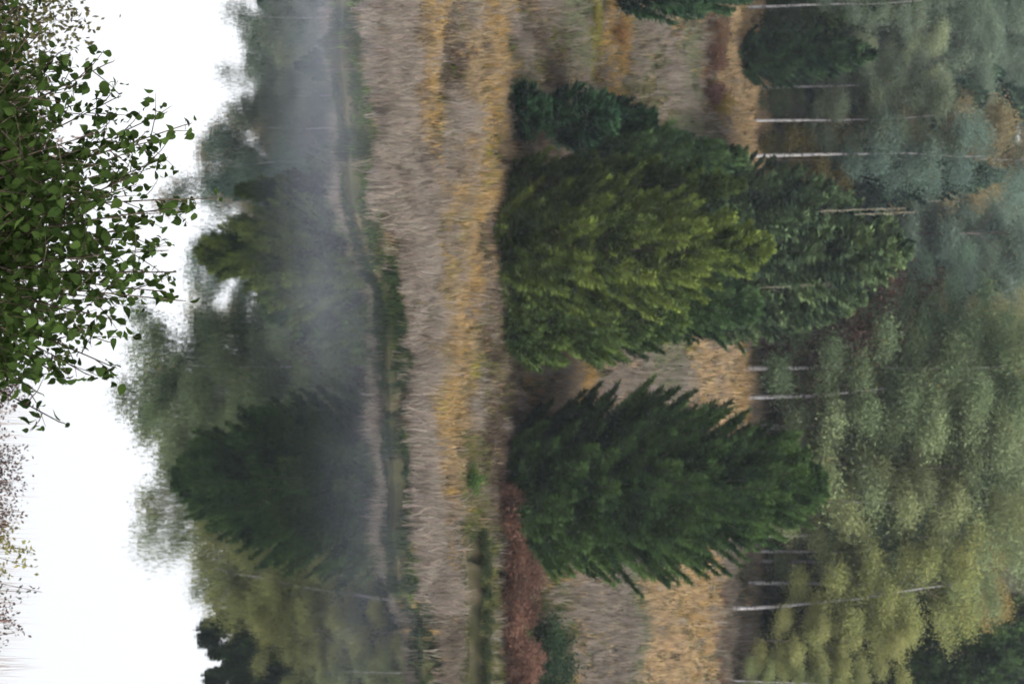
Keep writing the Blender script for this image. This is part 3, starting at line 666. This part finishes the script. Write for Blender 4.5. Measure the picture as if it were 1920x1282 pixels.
# ------------------------------------------------------------------ foreground: the sapling and the bank plants
def sapling():
    rs = np.random.RandomState(4)
    root = np.array([-.35, 8.3, float(gz(-.35, 8.3))])
    T = Tubes(); Lp, Ld, Ln = [], [], []
    tips = [(60, 60), (100, 110), (150, 140), (120, 200), (185, 215), (215, 300), (235, 345), (262, 300), (300, 300), (330, 250), (372, 395), (390, 320), (430, 250), (470, 300), (510, 315),
            (545, 290), (563, 335), (600, 215), (640, 200), (685, 205), (700, 160), (735, 70), (790, 110), (650, 130), (560, 200), (330, 180), (420, 160), (250, 180), (200, 130), (480, 180),
            (290, 230), (350, 240), (450, 220), (520, 230), (590, 140), (300, 90), (400, 80), (500, 100), (620, 60), (230, 70), (160, 60), (350, 30), (450, 30), (550, 30), (690, 90), (280, 150), (380, 150), (470, 120), (540, 130), (330, 120)] + [(u, v) for u, v in zip(rs.uniform(-10, 690, 70), rs.uniform(-40, 85, 70))]
    for (U, V) in tips:
        y = 8.3 + rs.uniform(-.9, 1.3)
        tip = P(U, V, y)
        fork = root + np.array([rs.normal(0, .1), rs.normal(0, .1), 1.2 + rs.rand() * .5])
        s = np.linspace(0, 1, 12)[:, None]
        ctrl = (fork + tip) / 2 + np.array([rs.normal(0, .05), rs.normal(0, .05), .15])
        path = (1 - s) ** 2 * fork + 2 * s * (1 - s) * ctrl + s ** 2 * tip
        T.add(np.vstack([root + [0, 0, .2], path]), np.concatenate([[.016], .0075 * (1 - s[:, 0] * .85) + .0011]), 5)
        # side twigs with leaves
        for q in np.linspace(.34, 1.0, 15):
            b0 = np.array([np.interp(q, s[:, 0], path[:, k]) for k in range(3)])
            ax = norm(path[-1] - path[-4]) if q > .9 else norm(tip - fork)
            if q < .99:
                dd = norm(ax * .6 + rdir(rs, 1)[0] * .8 + np.array([0, 0, .15])); l = rs.uniform(.15, .42) * (1.35 - q) + .05
            else:
                dd = ax; l = .04
            tw = np.array([b0, b0 + dd * l * .5 + [0, 0, .01], b0 + dd * l]); T.add(tw, [.003, .002, .001], 3)
            for r_ in np.linspace(.15, 1, max(2, int(l / .021))):
                Lp.append(b0 + dd * l * r_); Ld.append(dd)
    Lp = np.array(Lp); Ld = np.array(Ld); n = len(Lp)
    pet = norm(Ld * .5 + rdir(rs, n) * .8 + np.array([0, 0, -.15])); p0 = Lp; Lp = Lp + pet * rs.uniform(.01, .025, n)[:, None]
    d = norm(rdir(rs, n) * .75 + pet * .4 + np.array([0, 0, -.75])); sd_ = norm(np.cross(d, rdir(rs, n))); nr = np.cross(d, sd_)
    L = (.026 + .036 * rs.rand(n) ** 1.3)[:, None]; W = L * rs.uniform(.62, .8, n)[:, None]
    # ovate, slightly folded leaf with a pointed tip
    prof_ = [(0, 0), (.12, .34), (.32, .5), (.55, .42), (.8, .17), (1, 0)]
    vs = [Lp + d * L * a + nr * L * (.10 * math.sin(a * 3.1)) for a, _ in prof_]
    lf = [Lp + d * L * a + sd_ * W * w + nr * L * (.14 * w + .10 * math.sin(a * 3.1)) for a, w in prof_[1:5]]
    rt = [Lp + d * L * a - sd_ * W * w + nr * L * (.14 * w + .10 * math.sin(a * 3.1)) for a, w in prof_[1:5]]
    v = np.stack(vs + lf + rt, 1)           # 6 + 4 + 4
    i = np.arange(n)[:, None] * 14
    quads = [i + np.array([[1, 2, 7, 6]]), i + np.array([[2, 3, 8, 7]]), i + np.array([[3, 4, 9, 8]]), i + np.array([[2, 1, 10, 11]]), i + np.array([[3, 2, 11, 12]]), i + np.array([[4, 3, 12, 13]])]
    tris = [i + np.array([[0, 1, 6]]), i + np.array([[1, 0, 10]]), i + np.array([[4, 5, 9]]), i + np.array([[5, 4, 13]])]
    tone = np.repeat(np.clip(rs.normal(.45, .2, n), 0, .97) + (rs.rand(n) < .01) * .1, 14)
    me = mesh_np('sapling_leaves', v.reshape(-1, 3), quads + tris, np.clip(tone, 0, 1), smooth=True)
    t = thing('sapling', 'leafy green sapling on the near bank overhanging the bright water', 'sapling', root)
    M4 = Matrix.Translation(-Vector(root))
    st = T.mesh('sapling_stems'); st.transform(M4); me.transform(M4)
    link('stem', st, M_TWIG, t); link('foliage', me, M_NEAR, t, (.029, .050, .013))
sapling()

def bank_shrub(name, U, V, y, label, color, seed, w, leaf=.05, n_leaf=1500, cat='shrub', n_stem=26, upright=False, mat=None):
    tip = P(U, V, y); base = np.array([tip[0], y, float(gz(tip[0], y))]); h_ = tip[2] - base[2]
    plant(name, label, cat, shrub_mesh(name, h_, w, seed, n_stem=n_stem, leaf=leaf * 1.2, n_leaf=int(n_leaf * 1.2), upright=upright, qmin=.6, thick=.004), (M_TWIG, mat or M_LEAF), base, 0, 1, color, None, ('stem', 'foliage'))
bank_shrub('shrub', 60, 150, 22, 'brownish olive shrub on the near bank beyond the sapling', (.075, .07, .03), 81, 2.6, .06, 9000)
bank_shrub('shrub', 240, 130, 26, 'mauve-brown shrub on the near bank half hidden by the sapling', (.16, .12, .10), 82, 2.8, .06, 7000)
bank_shrub('shrub', 720, 62, 29, 'brown shrub tip at the bright water beside the sapling', (.085, .062, .055), 83, 1.4, .05, 3500)
bank_shrub('shrub', 900, 60, 29, 'greyish brown twiggy shrub fringing the bright water', (.08, .06, .055), 84, 1.9, .05, 4200)
bank_shrub('shrub', 1035, 85, 29, 'olive-yellow tuft-like shrub fringing the bright water', (.20, .19, .06), 85, .6, .06, 1500)
bank_shrub('shrub', 1090, 120, 27, 'thin grey-leaved shrub with sparse sprigs over the bright water', (.06, .07, .055), 86, .9, .05, 260, n_stem=12)
bank_shrub('shrub', 1270, 175, 25, 'sparse dark-sprigged shrub at the photo corner over the bright water', (.05, .05, .045), 87, 1.1, .045, 300, n_stem=9)
bank_shrub('shrub', 790, 32, 30, 'dark brown shrub between two taller ones at the bright water', (.07, .05, .05), 88, 1.3, .05, 3000)
bank_shrub('shrub', 975, 62, 30, 'brown shrub beside the olive-yellow tuft at the bright water', (.11, .075, .05), 89, 1.0, .05, 2200)
bank_shrub('shrub', 1150, 45, 29, 'rusty low shrub before the sparse corner shrub at the bright water', (.10, .06, .05), 90, .9, .05, 1500)
def bank_reeds():
    rs = np.random.RandomState(9); n = 380
    U = rs.uniform(650, 1300, n); y = rs.uniform(26, 33, n); V = 20 + 75 * rs.rand(n) ** 2
    tip = P(U, V, y); x = tip[:, 0] + rs.normal(0, .12, n)
    base = np.stack([x, y, gz(x, y)], 1); s = np.array([[1., 0, 0]])
    wd = .006
    mid = (base + tip) / 2 + np.array([0, 0, .1])
    v = np.stack([base - s * wd, base + s * wd, mid + s * wd, mid - s * wd, tip], 1).reshape(-1, 3); i = np.arange(n)[:, None] * 5
    c = np.array([[.22, .17, .15]]) * rs.uniform(.6, 1.2, (n, 1))
    setting(link('reeds', mesh_np('reeds', v, [i + np.array([[0, 1, 2, 3]]), i + np.array([[3, 2, 4]])], np.repeat(c, 5, axis=0)), M_GRASS), 'stuff')
bank_reeds()

# ------------------------------------------------------------------ air
def box(name, lo, hi):
    lo = np.array(lo, float); hi = np.array(hi, float)
    v = np.array([[x, y, z] for x in (lo[0], hi[0]) for y in (lo[1], hi[1]) for z in (lo[2], hi[2])])
    f = np.array([[0, 1, 3, 2], [4, 6, 7, 5], [0, 4, 5, 1], [2, 3, 7, 6], [0, 2, 6, 4], [1, 5, 7, 3]])
    return mesh_np(name, v, [f])
mt, n, out = new_mat('air'); pv = n.nodes.new('ShaderNodeVolumePrincipled')
pv.inputs['Color'].default_value = (.80, .88, 1, 1); pv.inputs['Density'].default_value = .00010
n.links.new(pv.outputs[0], out.inputs['Volume'])
setting(link('haze', box('haze', (-155, -45, -3), (155, 305, 50)), mt), 'stuff')

def mist(name, lo, hi, dens, scale, seed, edge=.3, color=(.80, .86, 1, 1)):
    """a bank of thin mist with soft, uneven edges"""
    mt, n, out = new_mat(name)
    L = n.links.new
    tc = n.nodes.new('ShaderNodeTexCoord')
    sx = n.nodes.new('ShaderNodeSeparateXYZ'); L(tc.outputs['Generated'], sx.inputs[0])
    def math_(op, a, b=None):
        k = n.nodes.new('ShaderNodeMath'); k.operation = op
        for q, v in enumerate((a, b)):
            if v is None: continue
            if isinstance(v, (int, float)): k.inputs[q].default_value = v
            else: L(v, k.inputs[q])
        return k.outputs[0]
    prod = None
    for q in range(3):
        c = sx.outputs[q]
        d = math_('MINIMUM', c, math_('SUBTRACT', 1.0, c)) if q < 2 else math_('SUBTRACT', 1.0, c)
        mr = n.nodes.new('ShaderNodeMapRange'); mr.interpolation_type = 'SMOOTHSTEP'; mr.inputs[2].default_value = edge if q < 2 else .9
        L(d, mr.inputs[0]); prod = mr.outputs[0] if prod is None else math_('MULTIPLY', prod, mr.outputs[0])
    no = n.nodes.new('ShaderNodeTexNoise'); no.noise_dimensions = '4D'; no.inputs['W'].default_value = seed; no.inputs['Scale'].default_value = scale; no.inputs['Detail'].default_value = 2
    mp = n.nodes.new('ShaderNodeMapping'); mp.inputs['Scale'].default_value = (.4, 1, 1); L(tc.outputs['Object'], mp.inputs[0]); L(mp.outputs[0], no.inputs['Vector'])
    mr = n.nodes.new('ShaderNodeMapRange'); mr.inputs[1].default_value = .20; mr.inputs[2].default_value = .66
    L(no.outputs['Fac'], mr.inputs[0])
    pv = n.nodes.new('ShaderNodeVolumePrincipled'); pv.inputs['Color'].default_value = color
    L(math_('MULTIPLY', math_('MULTIPLY', prod, mr.outputs[0]), dens), pv.inputs['Density']); L(pv.outputs[0], out.inputs['Volume'])
    setting(link('mist', box(name, lo, hi), mt), 'stuff')
mist('mist', (-15, 57.5, .02), (2.5, 69.0, 1.5), .020, .30, 1, .22)
mist('mist', (-1, 60, .02), (14, 79, 1.4), .006, .4, 2, .3)
mist('mist', (-24, 124, 9.5), (6, 152, 31), .0022, .09, 3, .25, (.74, .82, 1, 1))
mist('mist', (-4, 132, 10), (15, 165, 36), .0014, .09, 4, .3, (.92, .92, .90, 1))
